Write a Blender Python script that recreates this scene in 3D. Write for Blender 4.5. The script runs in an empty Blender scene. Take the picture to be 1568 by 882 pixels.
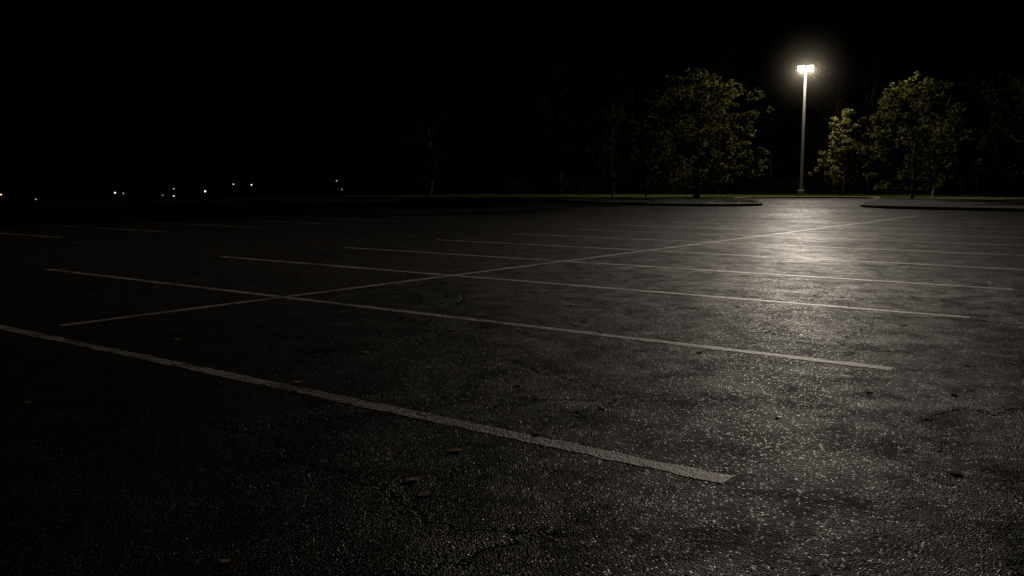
import bpy, bmesh, math, random
import numpy as np
from mathutils import Vector, Matrix
random.seed(7); rng=np.random.default_rng(7)
scene=bpy.context.scene
scene.view_settings.view_transform='Standard'
scene.view_settings.look='None'
scene.view_settings.exposure=0
COL=scene.collection

# ------------------------------------------------------------------ helpers
def link(name,me,mat=None,parent=None,loc=(0,0,0)):
    ob=bpy.data.objects.new(name,me); COL.objects.link(ob); ob.location=loc
    if mat is not None: me.materials.append(mat)
    if parent: ob.parent=parent
    return ob
def empty(name,loc=(0,0,0)):
    e=bpy.data.objects.new(name,None); COL.objects.link(e); e.location=loc; e.empty_display_size=.3
    return e
def mesh_np(name,V,F):
    me=bpy.data.meshes.new(name); me.from_pydata([tuple(v) for v in V],[],[tuple(f) for f in F]); me.update(); return me
def mesh_fast(name,V,nper):
    me=bpy.data.meshes.new(name); n=len(V)//nper
    me.vertices.add(len(V)); me.vertices.foreach_set('co',np.asarray(V,dtype=np.float32).ravel())
    me.loops.add(len(V)); me.loops.foreach_set('vertex_index',np.arange(len(V),dtype=np.int32))
    me.polygons.add(n); me.polygons.foreach_set('loop_start',np.arange(0,len(V),nper,dtype=np.int32))
    me.polygons.foreach_set('loop_total',np.full(n,nper,dtype=np.int32))
    me.update(calc_edges=True); me.validate(); return me
class NT:
    def __init__(s,mat):
        mat.use_nodes=True; s.t=mat.node_tree; s.t.nodes.clear()
    def n(s,typ,ins=None,**kw):
        nd=s.t.nodes.new(typ)
        for k,v in kw.items(): setattr(nd,k,v)
        if ins:
            for k,v in ins.items():
                sock=nd.inputs[k]
                if isinstance(v,bpy.types.NodeSocket): s.t.links.new(v,sock)
                else: sock.default_value=v
        return nd
    def math(s,op,a,b=0.0,c=0.0,clamp=False):
        nd=s.n('ShaderNodeMath',{0:a,1:b,2:c},operation=op); nd.use_clamp=clamp; return nd.outputs[0]
    def mr(s,v,a,b,c=0.0,d=1.0):
        return s.n('ShaderNodeMapRange',{'Value':v,'From Min':a,'From Max':b,'To Min':c,'To Max':d}).outputs[0]
    def mix(s,f,a,b):
        nd=s.t.nodes.new('ShaderNodeMix'); nd.data_type='RGBA'
        for sock,v in ((nd.inputs[0],f),(nd.inputs[6],a),(nd.inputs[7],b)):
            if isinstance(v,bpy.types.NodeSocket): s.t.links.new(v,sock)
            else: sock.default_value=v
        return nd.outputs[2]
    def noise(s,vec,scale,detail=4,rough=.55,dim='2D'):
        return s.n('ShaderNodeTexNoise',{'Vector':vec,'Scale':scale,'Detail':detail,'Roughness':rough},noise_dimensions=dim).outputs[0]
def col(r,g,b): return (r,g,b,1)
def newmat(name):
    m=bpy.data.materials.new(name); return m,NT(m)

# ------------------------------------------------------------------ lot frame of reference
P1=np.array([-4.03,7.13]); C=np.array([.597,.802]); S=np.array([.802,-.597])
C/=np.linalg.norm(C); S/=np.linalg.norm(S)
STALL=2.70
def lot(a,s): p=P1+C*a+S*s; return float(p[0]),float(p[1])
E0=np.array([-4.0,65.0]); NL=-S
def terr(x,y):
    d=(np.asarray(x)-E0[0])*NL[0]+(np.asarray(y)-E0[1])*NL[1]
    t=np.clip((d-15)/120,0,1); return -0.06-6.0*t*t*(3-2*t)

# ------------------------------------------------------------------ materials
def asphalt_nodes(nt):
    co=nt.n('ShaderNodeTexCoord').outputs['Object']
    big=nt.noise(co,.22,5,.65); mid=nt.noise(co,2.6,5,.75)
    fine=nt.noise(co,30,3,.8)
    vor=nt.n('ShaderNodeTexVoronoi',{'Vector':co,'Scale':105.0,'Randomness':1.0},voronoi_dimensions='2D')
    sp=nt.n('ShaderNodeSeparateColor',{0:vor.outputs['Color']})
    rnd,rnd2=sp.outputs[0],sp.outputs[1]
    wn=nt.n('ShaderNodeTexNoise',{'Vector':co,'Scale':1.3,'Detail':6.0,'Roughness':.74},noise_dimensions='2D')
    w=nt.n('ShaderNodeVectorMath',{0:wn.outputs['Color'],1:(.5,.5,.5)},operation='SUBTRACT')
    w=nt.n('ShaderNodeVectorMath',{0:w.outputs[0],'Scale':.9},operation='SCALE')
    wc=nt.n('ShaderNodeVectorMath',{0:co,1:w.outputs[0]},operation='ADD').outputs[0]
    c1=nt.n('ShaderNodeTexVoronoi',{'Vector':wc,'Scale':.62},feature='DISTANCE_TO_EDGE',voronoi_dimensions='2D').outputs[0]
    c2=nt.n('ShaderNodeTexVoronoi',{'Vector':wc,'Scale':2.1},feature='DISTANCE_TO_EDGE',voronoi_dimensions='2D').outputs[0]
    reg1=nt.mr(nt.noise(co,.45,1),.28,.40); reg2=nt.mr(nt.noise(co,.55,1),.44,.54)
    k1=nt.math('MULTIPLY',nt.mr(c1,.004,.017,1,0),reg1)
    k2=nt.math('MULTIPLY',nt.mr(c2,.012,.042,.9,0),reg2)
    crack=nt.math('MAXIMUM',k1,nt.math('MULTIPLY',k2,.85))
    patch=nt.mr(nt.noise(co,.12,2,.4),.54,.56)
    c=nt.mix(nt.mr(big,.3,.7),col(.009,.0072,.006),col(.026,.0205,.016))
    c=nt.mix(nt.mr(mid,.40,.68,0,.6),c,col(.042,.034,.027))
    c=nt.mix(nt.math('MULTIPLY',patch,.45),c,col(.008,.007,.006))
    c=nt.mix(nt.mr(rnd,.86,1.0,0,.7),c,col(.17,.152,.128))
    c=nt.mix(nt.math('MULTIPLY',crack,.95),c,col(.003,.0028,.0025))
    r=nt.mr(rnd2,.80,.92,.56,.42)
    r=nt.math('ADD',r,nt.mr(big,.35,.65,.06,-.06))
    sl=nt.mr(mid,.35,.65,.24,.08)
    matte=nt.math('ADD',nt.mr(mid,.35,.65,.52,.80),nt.mr(rnd2,.88,.94,0,-.48))
    matte=nt.math('MAXIMUM',matte,crack)
    hgt=nt.math('ADD',nt.math('MULTIPLY',nt.mr(vor.outputs['Distance'],0,.7,1,0),nt.mr(rnd,0,1,.4,1.4)),nt.math('MULTIPLY',fine,2.6))
    hgt=nt.math('SUBTRACT',hgt,nt.math('MULTIPLY',crack,1.4))
    return co,c,r,hgt,crack,mid,sl,matte
def make_asphalt():
    m,nt=newmat('worn_asphalt')
    co,c,r,h,cr,mid,sl,matte=asphalt_nodes(nt)
    b=nt.n('ShaderNodeBump',{'Strength':.85,'Distance':.005,'Height':h})
    p=nt.n('ShaderNodeBsdfPrincipled',{'Base Color':c,'Roughness':r,'Normal':b.outputs[0],'Specular IOR Level':sl})
    d=nt.n('ShaderNodeBsdfDiffuse',{'Color':c,'Normal':b.outputs[0]})
    x=nt.n('ShaderNodeMixShader',{0:matte,1:p.outputs[0],2:d.outputs[0]})
    nt.n('ShaderNodeOutputMaterial',{0:x.outputs[0]}); return m
def make_paint():
    m,nt=newmat('worn_line_paint')
    co,c,r,h,cr,mid,sl,matte=asphalt_nodes(nt)
    n1=nt.noise(co,32,4,.8); n2=nt.noise(co,1.9,4,.65)
    wear=nt.math('ADD',nt.math('MULTIPLY',n1,.8),nt.math('MULTIPLY',n2,.55))
    f=nt.mr(wear,.60,.78,1,.06)
    f=nt.math('MULTIPLY',f,nt.math('SUBTRACT',1.0,cr))
    pc=nt.mix(n2,col(.52,.44,.36),col(.78,.69,.58))
    c=nt.mix(f,c,pc)
    b=nt.n('ShaderNodeBump',{'Strength':.75,'Distance':.0045,'Height':h})
    p=nt.n('ShaderNodeBsdfPrincipled',{'Base Color':c,'Roughness':.6,'Normal':b.outputs[0],'Specular IOR Level':.35})
    nt.n('ShaderNodeOutputMaterial',{0:p.outputs[0]}); return m
def make_simple(name,c1,c2,scale,rough,bump=.4,dist=.02,metal=0.):
    m,nt=newmat(name); co=nt.n('ShaderNodeTexCoord').outputs['Object']
    n=nt.noise(co,scale,5,.65,'3D')
    c=nt.mix(nt.mr(n,.3,.7),col(*c1),col(*c2))
    b=nt.n('ShaderNodeBump',{'Strength':bump,'Distance':dist,'Height':n})
    p=nt.n('ShaderNodeBsdfPrincipled',{'Base Color':c,'Roughness':rough,'Normal':b.outputs[0],'Metallic':metal,'Specular IOR Level':.1})
    nt.n('ShaderNodeOutputMaterial',{0:p.outputs[0]}); return m
def make_leaf(name,c1,c2,scale=.9,tl=.3,lo=.25,hi=.75):
    m,nt=newmat(name); co=nt.n('ShaderNodeTexCoord').outputs['Object']
    n=nt.noise(co,scale,2,.7,'3D'); g=nt.n('ShaderNodeNewGeometry').outputs['Random Per Island']
    f=nt.math('ADD',nt.math('MULTIPLY',n,.5),nt.math('MULTIPLY',g,.5))
    c=nt.mix(nt.mr(f,lo,hi),col(*c1),col(*c2))
    d=nt.n('ShaderNodeBsdfDiffuse',{'Color':c})
    t=nt.n('ShaderNodeBsdfTranslucent',{'Color':c})
    x=nt.n('ShaderNodeMixShader',{0:tl,1:d.outputs[0],2:t.outputs[0]})
    nt.n('ShaderNodeOutputMaterial',{0:x.outputs[0]}); return m
def make_emit(name,c,s):
    m,nt=newmat(name); e=nt.n('ShaderNodeEmission',{'Color':col(*c),'Strength':s})
    nt.n('ShaderNodeOutputMaterial',{0:e.outputs[0]}); m.cycles.emission_sampling='NONE'; return m

M_asph=make_asphalt(); M_paint=make_paint()
M_grass=make_simple('dry_lawn',(.028,.040,.010),(.060,.072,.020),3.0,.9,.8,.05)
M_ground=make_simple('rough_ground',(.02,.022,.012),(.04,.04,.02),.6,.95,.6,.05)
M_mulch=make_simple('bark_mulch',(.025,.011,.007),(.065,.028,.015),9.0,.9,.9,.06)
M_kerb=make_simple('concrete_kerb',(.08,.055,.040),(.17,.125,.09),5.0,.85,.3,.01)
M_steel=make_simple('galvanised_steel',(.09,.087,.08),(.14,.135,.125),6.0,.6,.1,.003,.1)
M_dark=make_simple('lamp_housing',(.05,.05,.05),(.08,.08,.08),8.0,.5,.1,.003)
M_bark=make_simple('bark',(.05,.038,.028),(.13,.10,.075),7.0,.9,.9,.03)
M_leafA=make_leaf('leaf_green',(.018,.023,.005),(.12,.125,.022),.9,.4,.3,.72)
M_leafB=make_leaf('leaf_yellowing',(.022,.026,.006),(.13,.12,.030),.9,.4,.3,.72)
M_leafD=make_leaf('leaf_wood',(.016,.018,.008),(.038,.039,.017))
M_fallen=make_leaf('leaf_fallen',(.40,.17,.07),(.72,.56,.38),30.,.1)
M_blade=make_leaf('grass_blade',(.05,.07,.015),(.12,.13,.04))

# ------------------------------------------------------------------ ground
def axis(neg,pos,step,core0,core1):
    a=list(np.arange(core0,core1+.1,step)); st=step
    while a[-1]<pos: st*=1.35; a.append(a[-1]+st)
    st=step
    while a[0]>neg: st*=1.35; a.insert(0,a[0]-st)
    return np.array(a)
xs=axis(-2500,2500,6,-200,120); ys=axis(-600,3000,6,-60,260)
V=[];F=[]
for y in ys:
    for x in xs: V.append((x,y,float(terr(x,y))))
nx=len(xs)
for j in range(len(ys)-1):
    for i in range(nx-1):
        a=j*nx+i; F.append((a,a+1,a+nx+1,a+nx))
link('ground',mesh_np('ground',V,F),M_ground)

pts=[lot(-70,-36),lot(95,-36),lot(95,60),lot(-70,60)]
link('parking_lot_asphalt',mesh_np('lot',[(p[0],p[1],0) for p in pts],[(3,2,1,0)]),M_asph)

def chaikin(P,n=3):
    P=[np.array(p,float) for p in P]
    for _ in range(n):
        Q=[P[0]]
        for a,b in zip(P[:-1],P[1:]):
            Q+= [a*.75+b*.25, a*.25+b*.75]
        Q.append(P[-1]); P=Q
    return P
edge=chaikin([(-57.7,-7.2),(-5,63.7),(-2.5,63.5),(3,55),(6,48.5),(9.6,45.6),(12.2,45.4),(13.8,48),(14.8,56),(16.3,66),(19,69.5),(24,70.3),(28.5,70),(27.5,66.5),(22.5,56),(17.6,45.5),(17.3,42.5),(18,40.8),(20,38.8),(24,34),(35,27),(75,8)],3)
outer=[(130,8),(130,125),(22.4,125),(20,122),(-16,74),(-71,0)]
def offs(P,d):
    out=[]
    for i,p in enumerate(P):
        a=P[max(i-1,0)]; b=P[min(i+1,len(P)-1)]; t=(b-a)/np.linalg.norm(b-a)
        out.append(p+np.array([-t[1],t[0]])*d)
    return out
KH=.13
back=offs(edge,.16)
bm=bmesh.new()
vs=[bm.verts.new((p[0],p[1],KH-.012)) for p in back]+[bm.verts.new((p[0],p[1],KH-.012)) for p in outer]
f=bm.faces.new(vs); f.normal_update()
if f.normal.z<0: f.normal_flip()
bmesh.ops.triangulate(bm,faces=[f])
me=bpy.data.meshes.new('verge'); bm.to_mesh(me); bm.free()
link('grass_verge',me,M_grass)
mul=[p for p in back if p[0]>17 and p[1]<60 and p[1]>30 ]
inner=offs(mul,7.5)
V=[];F=[]
for a,b in zip(mul,inner): V+=[(a[0],a[1],KH+.005),(b[0],b[1],KH+.005)]
for i in range(len(mul)-1): F.append((2*i,2*i+2,2*i+3,2*i+1))
link('mulch_bed',mesh_np('mulch',V,F),M_mulch)
V=[];F=[];prof=[(0,-.03),(0,KH-.03),(.03,KH),(.155,KH),(.155,-.03)]
rings=[offs(edge,o) for o,_ in prof]
for i in range(len(edge)):
    for k,(o,z) in enumerate(prof): V.append((rings[k][i][0],rings[k][i][1],z))
for i in range(len(edge)-1):
    for k in range(4): a=i*5+k; F.append((a,a+5,a+6,a+1))
link('kerb',mesh_np('kerb',V,F),M_kerb)

# ------------------------------------------------------------------ painted lines
V=[];F=[]
def stripe(a0,s0,a1,s1,w,z):
    p=np.array(lot(a0,s0)); q=np.array(lot(a1,s1)); L=np.linalg.norm(q-p); t=(q-p)/L; n=np.array([-t[1],t[0]])
    k=max(2,int(L/.08)); base=len(V)
    for i in range(k+1):
        c=p+t*L*i/k
        j1=rng.normal(0,.007); j2=rng.normal(0,.007)
        V.append((*(c+n*(w/2+j1)),z)); V.append((*(c-n*(w/2+j2)),z))
    for i in range(k): a=base+2*i; F.append((a,a+1,a+3,a+2))
Z1,Z2=.0016,.0008
for i in range(0,12):
    a=i*STALL+rng.normal(0,.02)
    l=-4.95+rng.normal(0,.08) if i else -7.5
    stripe(a,l,a,6.1+rng.normal(0,.06),.105,Z1)
stripe(.35,0,11*STALL+2,0,.10,Z2)
for i in range(-4,13):
    a=i*STALL+1.0
    stripe(a,-23,a,-12.2,.1,Z1)
stripe(-4*STALL,-17.6,13*STALL,-17.6,.1,Z2)
for i in range(2,13):
    a=i*STALL+.4
    stripe(a,14.5,a,24.5,.1,Z1)
link('parking_lines',mesh_np('lines',V,F),M_paint)

# ------------------------------------------------------------------ fallen leaves
OUT=[(0,-.9),(.06,-.35),(.5,-.5),(.38,-.2),(.95,-.05),(.5,.12),(.6,.5),(.25,.38),(0,1),(-.25,.4),(-.62,.48),(-.5,.1),(-.95,-.02),(-.4,-.2),(-.5,-.5),(-.06,-.35)]
V=[];F=[]
LAMPDIR=np.array([.3,.95])
def add_leaf(x,y,r,z=0.002):
    b=len(V); th=random.uniform(0,6.28); cu=random.uniform(.0,.05); k=random.uniform(.02,.11)
    tx,ty=-LAMPDIR[0]*k,-LAMPDIR[1]*k
    ax=random.uniform(.6,1)
    P=[]
    for (u,v) in [(0,0)]+OUT:
        u*=ax*random.uniform(.85,1.1); v*=random.uniform(.85,1.1)
        X=(u*math.cos(th)-v*math.sin(th))*r; Y=(u*math.sin(th)+v*math.cos(th))*r
        P.append((x+X,y+Y,cu*(u*u*.8-v*v*.3)*r+tx*X+ty*Y))
    mz=min(p[2] for p in P)
    for p in P: V.append((p[0],p[1],z+p[2]-mz))
    n=len(OUT)
    for i in range(n): F.append((b,b+1+i,b+1+(i+1)%n))
CAMH=1.2; FPX=1355.; PIT=math.atan(161/1355.)
def pix(u,v):   # ground spot seen in the photo, used as survey data
    dx=(u-784)/FPX; d=(v-441)/FPX
    dn=math.sin(PIT)+d*math.cos(PIT); fw=math.cos(PIT)-d*math.sin(PIT)
    return dx/dn*CAMH, fw/dn*CAMH
for (u,v,r) in [(635,735,.05),(700,690,.05),(650,757,.045),(822,664,.04),(795,590,.04),(1385,498,.05),(962,366,.10),(1465,725,.05),(893,492,.055),(1195,403,.09),(345,860,.03),(960,430,.07),(875,467,.05),(270,520,.05),(455,586,.04),(1070,540,.035),(1460,604,.05),(1250,878,.03),(40,617,.04),(730,327,.15),(848,387,.08),(1330,600,.03),(1190,640,.025),(1480,560,.04),(250,375,.11),(95,412,.08),(20,410,.10),(120,372,.11),(1440,690,.025),(560,540,.04),(690,505,.045),(1010,455,.05),(1130,470,.05),(1290,455,.05)]:
    x,y=pix(u,v); add_leaf(x,y,r*1.05)
for i in range(800):
    a=rng.uniform(-12,55); s=rng.uniform(-33,28)
    x,y=lot(a,s)
    if y<4.5: continue
    add_leaf(x,y,random.uniform(.018,.055))
for i in range(800):
    a=rng.uniform(-6,26); s=rng.normal(-12,4)
    x,y=lot(a,s); add_leaf(x,y,random.uniform(.03,.065))
for i in range(700):
    y=rng.uniform(2.6,14); x=rng.uniform(-.6,.6)*y
    add_leaf(x,y,random.uniform(.003,.009))
link('fallen_leaves',mesh_np('fallen_leaves',V,F),M_fallen)
T=[]
for i in range(14000):
    k=random.randrange(60,len(back)-20); p=back[k]; t=abs(rng.normal(0,3.0))
    a=back[max(k-1,0)]; b=back[k+1]; tt=(b-a)/np.linalg.norm(b-a); n=np.array([-tt[1],tt[0]])
    q=p+n*(t+.02)+tt*rng.uniform(-1,1)
    if q[0]>17 and q[1]<62: continue
    th=rng.uniform(0,6.28); h=rng.uniform(.05,.14); w=.012
    dx,dy=math.cos(th)*w,math.sin(th)*w
    T+=[(q[0]-dx,q[1]-dy,KH-.015),(q[0]+dx,q[1]+dy,KH-.015),(q[0]+rng.normal(0,.03),q[1]+rng.normal(0,.03),KH+h)]
link('grass_blades',mesh_fast('blades',np.array(T),3),M_blade)

# ------------------------------------------------------------------ trees
def tube(P,R,V,F,k=7):
    P=[np.array(p,float) for p in P]; base=len(V)
    for i,p in enumerate(P):
        t=P[min(i+1,len(P)-1)]-P[max(i-1,0)]; t/=np.linalg.norm(t)+1e-9
        a=np.cross(t,[.3,.9,.1]); a/=np.linalg.norm(a); b=np.cross(t,a)
        for j in range(k):
            an=2*math.pi*j/k; V.append(tuple(p+(a*math.cos(an)+b*math.sin(an))*R[i]))
    for i in range(len(P)-1):
        for j in range(k):
            F.append((base+i*k+j,base+i*k+(j+1)%k,base+(i+1)*k+(j+1)%k,base+(i+1)*k+j))
def leaves(centers,rad,n,size,rg):
    idx=rg.integers(0,len(centers),n); c=centers[idx]; r=rad[idx][:,None]
    d=rg.normal(0,1,(n,3)); d/=np.linalg.norm(d,axis=1)[:,None]
    p=c+d*r*(rg.random((n,1))**.6)*1.1*np.array([1,1,.62])
    u=rg.normal(0,1,(n,3)); u[:,2]*=.6; u/=np.linalg.norm(u,axis=1)[:,None]
    w=rg.normal(0,1,(n,3)); w[:,2]+=.5; w=np.cross(u,w); w/=np.linalg.norm(w,axis=1)[:,None]
    s=size*rg.uniform(.6,1.3,(n,1))
    Q=np.stack([p-u*s,p+w*s*.5-u*s*.1,p+u*s,p-w*s*.5-u*s*.1],1)
    return Q.reshape(-1,3)
def crown_points(H,R,z0,n,rg,shape='round'):
    out=[]
    while len(out)<n:
        t=rg.random(); z=z0+(H-z0)*t
        if shape=='round': rr=R*math.sqrt(max(0,1-((t-.42)/.62)**2))
        else: rr=R*(1-t)**.75*min(1,.45+t*3)
        a=rg.uniform(0,2*math.pi); lob=1+.22*math.sin(3*a+H)+.15*math.sin(5*a+z*1.3)
        q=rr*lob*rg.uniform(.25,1)**.5*.92
        out.append((q*math.cos(a),q*math.sin(a),z))
    return np.array(out)
def tree(name,x,y,H,R,z0,nclump,nleaf,lsize,mat,seed,shape='round',tr=.16,base=None):
    rg=np.random.default_rng(seed)
    zb=KH-.03 if base is None else base
    root=empty(name,(x,y,zb))
    V=[];F=[]
    cp=crown_points(H,R,z0,nclump,rg,shape)
    lean=rg.normal(0,.25,2)
    top=H*.8
    def tp(z):
        t=z/top; return np.array([lean[0]*t*t+.08*math.sin(z*1.7),lean[1]*t*t+.08*math.cos(z*1.3),z])
    zz=np.linspace(0,top,12)
    rs=[tr*(1.35 if z<.15 else 1)*(1-.86*z/top) for z in zz]
    tube([tp(z) for z in zz],rs,V,F,9)
    twigs=[]
    for c in cp:
        zs=max(z0*.75,min(top*.95,c[2]-rg.uniform(.35,.75)*math.hypot(c[0],c[1])))
        s=tp(zs); e=c; m=(s+e)/2+np.array([0,0,-.12*np.linalg.norm(e-s)])+rg.normal(0,.1,3)
        r=tr*.32*(1-.6*zs/top)
        tube([s,m,e],[r,r*.6,r*.2],V,F,5)
        for _ in range(4):
            q=e+rg.normal(0,.42,3)*np.array([1,1,.8]); tube([m*.4+e*.6,q],[r*.3,r*.1],V,F,3); twigs.append(q)
    link('trunk_and_limbs',mesh_np('wood',V,F),M_bark,root)
    rad=rg.uniform(.28,.62,len(cp))*R/3.6
    cen=np.concatenate([cp,np.array(twigs)]); rad=np.concatenate([rad,rg.uniform(.15,.32,len(twigs))])
    link('foliage',mesh_fast('foliage',leaves(cen,rad,nleaf,lsize,rg),4),mat,root)
    return root
tree('maple_tree',13.7,66.0,8.8,5.1,1.2,125,19000,.125,M_leafA,1,tr=.2)
tree('young_maple_tree',27.6,74.2,6.8,2.7,1.5,48,7500,.12,M_leafB,2,'cone',tr=.10)
tree('shade_tree',27.8,61.8,7.8,3.7,.8,72,12000,.12,M_leafA,3,tr=.13)
tree('shade_tree',34.0,58.0,7.8,3.6,1.0,55,12000,.10,M_leafD,4,tr=.15)
tree('shade_tree',32.5,50.0,5.6,2.6,.9,40,9000,.09,M_leafD,8,tr=.12)
tree('young_oak_tree',10.4,69.0,6.2,1.8,2.6,26,5000,.10,M_leafD,5,tr=.07)
tree('young_oak_tree',7.9,70.0,6.8,2.0,2.6,28,5500,.10,M_leafD,6,tr=.07)

V=[];F=[];L=[]
rg=np.random.default_rng(21)
cand=[]
for i in range(40):
    u=rg.uniform(640,1720); Z=rg.uniform(90,112); cand.append(((u-784)/FPX*Z,Z,rg.uniform(11,15)*(1 if u>860 else .7+.3*(u-640)/220)))
for i in range(14):
    u=rg.uniform(1420,1760); Z=rg.uniform(68,84); cand.append(((u-784)/FPX*Z,Z,rg.uniform(6,9.5)))
for (x,y,H) in cand:
    z=float(terr(x,y)) ; R=H*rg.uniform(.26,.36); n=30
    cp=crown_points(H,R,H*.14,n,rg)+np.array([x,y,z])
    tube([(x,y,z),(x+rg.normal(0,.2),y,z+H*.4),(x+rg.normal(0,.3),y,z+H*.85)],[.2,.14,.04],V,F,6)
    for c in cp: tube([(x,y,z+max(H*.1,(c[2]-z)*.7)),c],[.05,.015],V,F,3)
    L.append(leaves(cp,rg.uniform(.7,1.3,n)*R/3.8,3200,.2,rg))
wood=empty('distant_woods')
link('trunks',mesh_np('trunks',V,F),M_bark,wood)
link('foliage',mesh_fast('foliage',np.concatenate(L),4),M_leafD,wood)
bp=[]
for i in range(260):
    u=rg.uniform(780,1800); Z=rg.uniform(84,100); bp.append(((u-784)/FPX*Z,Z,rg.uniform(.2,1.5)))
bp=np.array(bp)
link('undergrowth_bushes',mesh_fast('bushes',leaves(bp,rg.uniform(.7,1.5,len(bp)),20000,.15,rg),4),M_leafD)

# ------------------------------------------------------------------ street lamp
LX,LY=24.35,75.0; LZ=10.6
root=empty('street_lamp',(LX,LY,KH-.02))
V=[];F=[]
tube([(0,0,-.05),(0,0,.45),(0,0,.451),(0,0,.5)],[.30,.30,.27,.24],V,F,20)
b0=len(V)-20; F.append(tuple(range(b0,b0+20)))
link('concrete_footing',mesh_np('footing',V,F),M_kerb,root)
V=[];F=[]
tube([(0,0,.5),(0,0,.54),(0,0,.541),(0,0,LZ*.5),(0,0,LZ-.05),(0,0,LZ)],[.2,.2,.14,.12,.095,.02],V,F,16)
link('pole',mesh_np('pole',V,F),M_steel,root)
def box(cx,cy,cz,sx,sy,sz,rot=None,taper=1.):
    bm=bmesh.new(); bmesh.ops.create_cube(bm,size=1)
    for v in bm.verts:
        k=taper if v.co.z>0 else 1
        v.co=Vector((v.co.x*sx*k,v.co.y*sy*k,v.co.z*sz))
    bmesh.ops.bevel(bm,geom=list(bm.edges),offset=min(sx,sy,sz)*.12,segments=2,affect='EDGES')
    if rot: bmesh.ops.rotate(bm,cent=(0,0,0),matrix=rot,verts=bm.verts)
    bmesh.ops.translate(bm,vec=(cx,cy,cz),verts=bm.verts)
    me=bpy.data.meshes.new('part'); bm.to_mesh(me); bm.free(); return me
RZ=Matrix.Rotation(-math.radians(18),3,'Z')
link('cross_arm',box(0,0,LZ-.18,1.1,.09,.09,RZ),M_steel,root)
M_lens=make_emit('lit_lens',(1.,.93,.80),40.)
for sgn in (-1,1):
    off=RZ@Vector((sgn*.36,-.12,0))
    tilt=RZ@Matrix.Rotation(math.radians(-42),3,'X')
    link('lamp_head',box(off.x,off.y,LZ-.05,.56,.60,.16,tilt,.8),M_dark,root)
    bm=bmesh.new(); bmesh.ops.create_uvsphere(bm,u_segments=20,v_segments=12,radius=1)
    for q in bm.verts: q.co=Vector((q.co.x*.25,q.co.y*.27,q.co.z*.20))
    bmesh.ops.rotate(bm,cent=(0,0,0),matrix=tilt,verts=bm.verts)
    lo=off+tilt@Vector((0,-.02,-.08))
    bmesh.ops.translate(bm,vec=(lo.x,lo.y,LZ-.05+lo.z),verts=bm.verts)
    me=bpy.data.meshes.new('lens'); bm.to_mesh(me); bm.free()
    link('lens',me,M_lens,root)
    ld=bpy.data.lights.new('flood',type='POINT'); ld.energy=42000; ld.shadow_soft_size=.22; ld.color=(1.,.885,.74)
    ld.use_nodes=True; t=ld.node_tree; t.nodes.clear()
    nt=NT.__new__(NT); nt.t=t
    inc=nt.n('ShaderNodeNewGeometry').outputs['Incoming']
    sz=nt.n('ShaderNodeSeparateXYZ',{0:inc}).outputs[2]
    s=nt.math('ABSOLUTE',sz)
    prof=nt.math('POWER',nt.math('MINIMUM',nt.math('DIVIDE',.150,nt.math('MAXIMUM',s,.01)),1.0),3.4)
    prof=nt.math('MULTIPLY',prof,nt.mr(s,.137,.152,.5,1.0))
    dt=nt.n('ShaderNodeVectorMath',{0:inc,1:(-.2,-.98,0.)},operation='DOT_PRODUCT').outputs['Value']
    az=nt.math('POWER',nt.mr(dt,.68,.99,0.0,1.0),2.0)
    omni=nt.math('MULTIPLY',nt.mr(dt,-.6,.1,.15,1.0),.11)
    e=nt.n('ShaderNodeEmission',{'Strength':nt.math('ADD',nt.math('MULTIPLY',prof,az),omni)})
    nt.n('ShaderNodeOutputLight',{0:e.outputs[0]})
    lo2=bpy.data.objects.new('flood_light',ld); COL.objects.link(lo2); lo2.parent=root
    lp=off+tilt@Vector((0,-.05,-.54)); lo2.location=(lp.x,lp.y,LZ-.05+lp.z)

# scattering ball added around the lamp top to give it a soft glow
mm,nt=newmat('lamp_glow_scatter')
oc=nt.n('ShaderNodeTexCoord').outputs['Object']
ln=nt.n('ShaderNodeVectorMath',{0:oc},operation='LENGTH').outputs['Value']
dn=nt.math('MULTIPLY',nt.math('POWER',nt.mr(ln,0,5.0,1,0),2.8),.003)
vs_=nt.n('ShaderNodeVolumeScatter',{'Color':col(1,.94,.76),'Density':dn,'Anisotropy':.1})
nt.n('ShaderNodeOutputMaterial',{1:vs_.outputs[0]})
bm=bmesh.new(); bmesh.ops.create_icosphere(bm,subdivisions=3,radius=5.1); me=bpy.data.meshes.new('glow_ball'); bm.to_mesh(me); bm.free()
link('added_lamp_glow',me,mm,None,(LX,LY-.3,LZ-.1))

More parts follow.
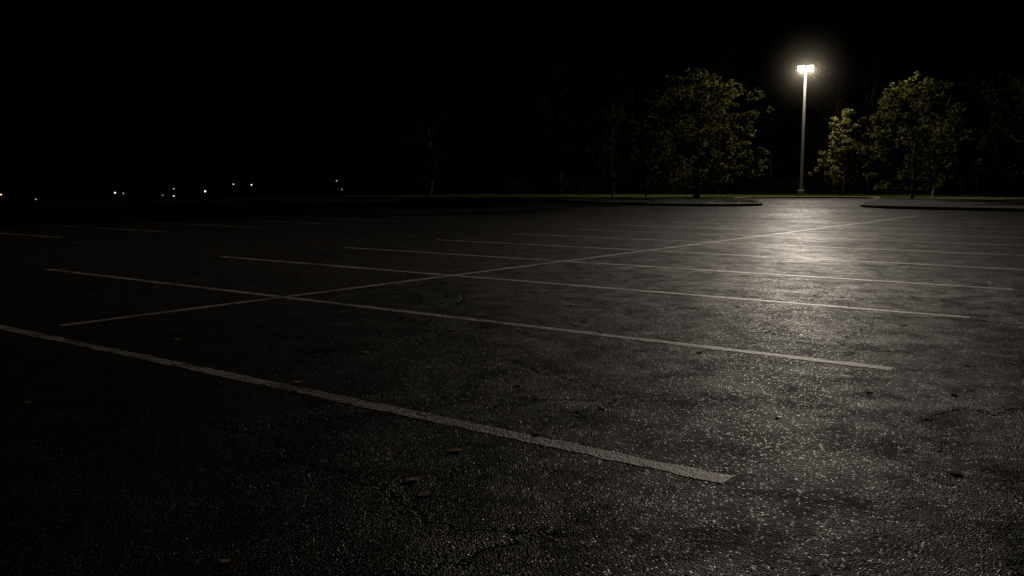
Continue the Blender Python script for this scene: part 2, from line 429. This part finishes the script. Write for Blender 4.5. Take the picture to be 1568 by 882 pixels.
# ------------------------------------------------------------------ far lamps
far=[(3,298,(1,.45,.12),25,.14),(56,305,(.9,.8,.3),6,.14),(177,295,(.85,.95,1),40,.13),(190,296,(.85,.95,1),10,.09),(267,289,(.8,.9,1),10,.12),(267,300,(1,.9,.7),18,.12),(315,293,(.9,.95,1),45,.15),(358,282,(.8,.95,.6),10,.13),(386,283,(.8,.95,1),22,.12),(516,277,(.8,.9,.4),5,.14),(524,290,(.8,.8,.5),3,.13),(250,299,(.9,.9,.6),4,.12)]
for i,(u,v,c,s,r) in enumerate(far):
    Z=225+((i*37)%40); dx=(u-784)/FPX; d=(v-441)/FPX
    up=-(math.sin(PIT)+d*math.cos(PIT)); fw=math.cos(PIT)-d*math.sin(PIT)
    x=dx/fw*Z; z=CAMH+up/fw*Z; zb=float(terr(x,Z))
    e=empty('distant_street_lamp',(x,Z,zb)); h=max(z-zb,1.0)
    V=[];F=[]; tube([(0,.0,0),(0,0,h*.9),(0,0,h+.15),(0,-.4,h+.25)],[.07,.05,.04,.04],V,F,6)
    link('pole',mesh_np('pole',V,F),M_dark,e)
    bm=bmesh.new(); bmesh.ops.create_uvsphere(bm,u_segments=12,v_segments=8,radius=r*1.3)
    for q in bm.verts: q.co.z*=.8
    bmesh.ops.translate(bm,vec=(0,-.4,h),verts=bm.verts)
    me=bpy.data.meshes.new('globe'); bm.to_mesh(me); bm.free()
    link('globe',me,make_emit('glow_%d'%i,c,s*.14),e)

# ------------------------------------------------------------------ world, camera
w=bpy.data.worlds.new('World'); scene.world=w; w.use_nodes=True
t=w.node_tree; t.nodes.clear()
sky=t.nodes.new('ShaderNodeTexSky'); sky.sky_type='NISHITA'; sky.sun_disc=False
sky.sun_elevation=math.radians(-8); sky.sun_rotation=math.radians(200)
bg=t.nodes.new('ShaderNodeBackground'); bg.inputs[1].default_value=.02
o=t.nodes.new('ShaderNodeOutputWorld'); t.links.new(sky.outputs[0],bg.inputs[0]); t.links.new(bg.outputs[0],o.inputs[0])
cam=bpy.data.cameras.new('camera'); co=bpy.data.objects.new('camera',cam); COL.objects.link(co)
co.location=(0,0,CAMH); co.rotation_euler=(math.pi/2-PIT,0,0)
cam.sensor_width=36; cam.lens=36*FPX/1568; cam.clip_end=6000; cam.clip_start=.05
scene.camera=co
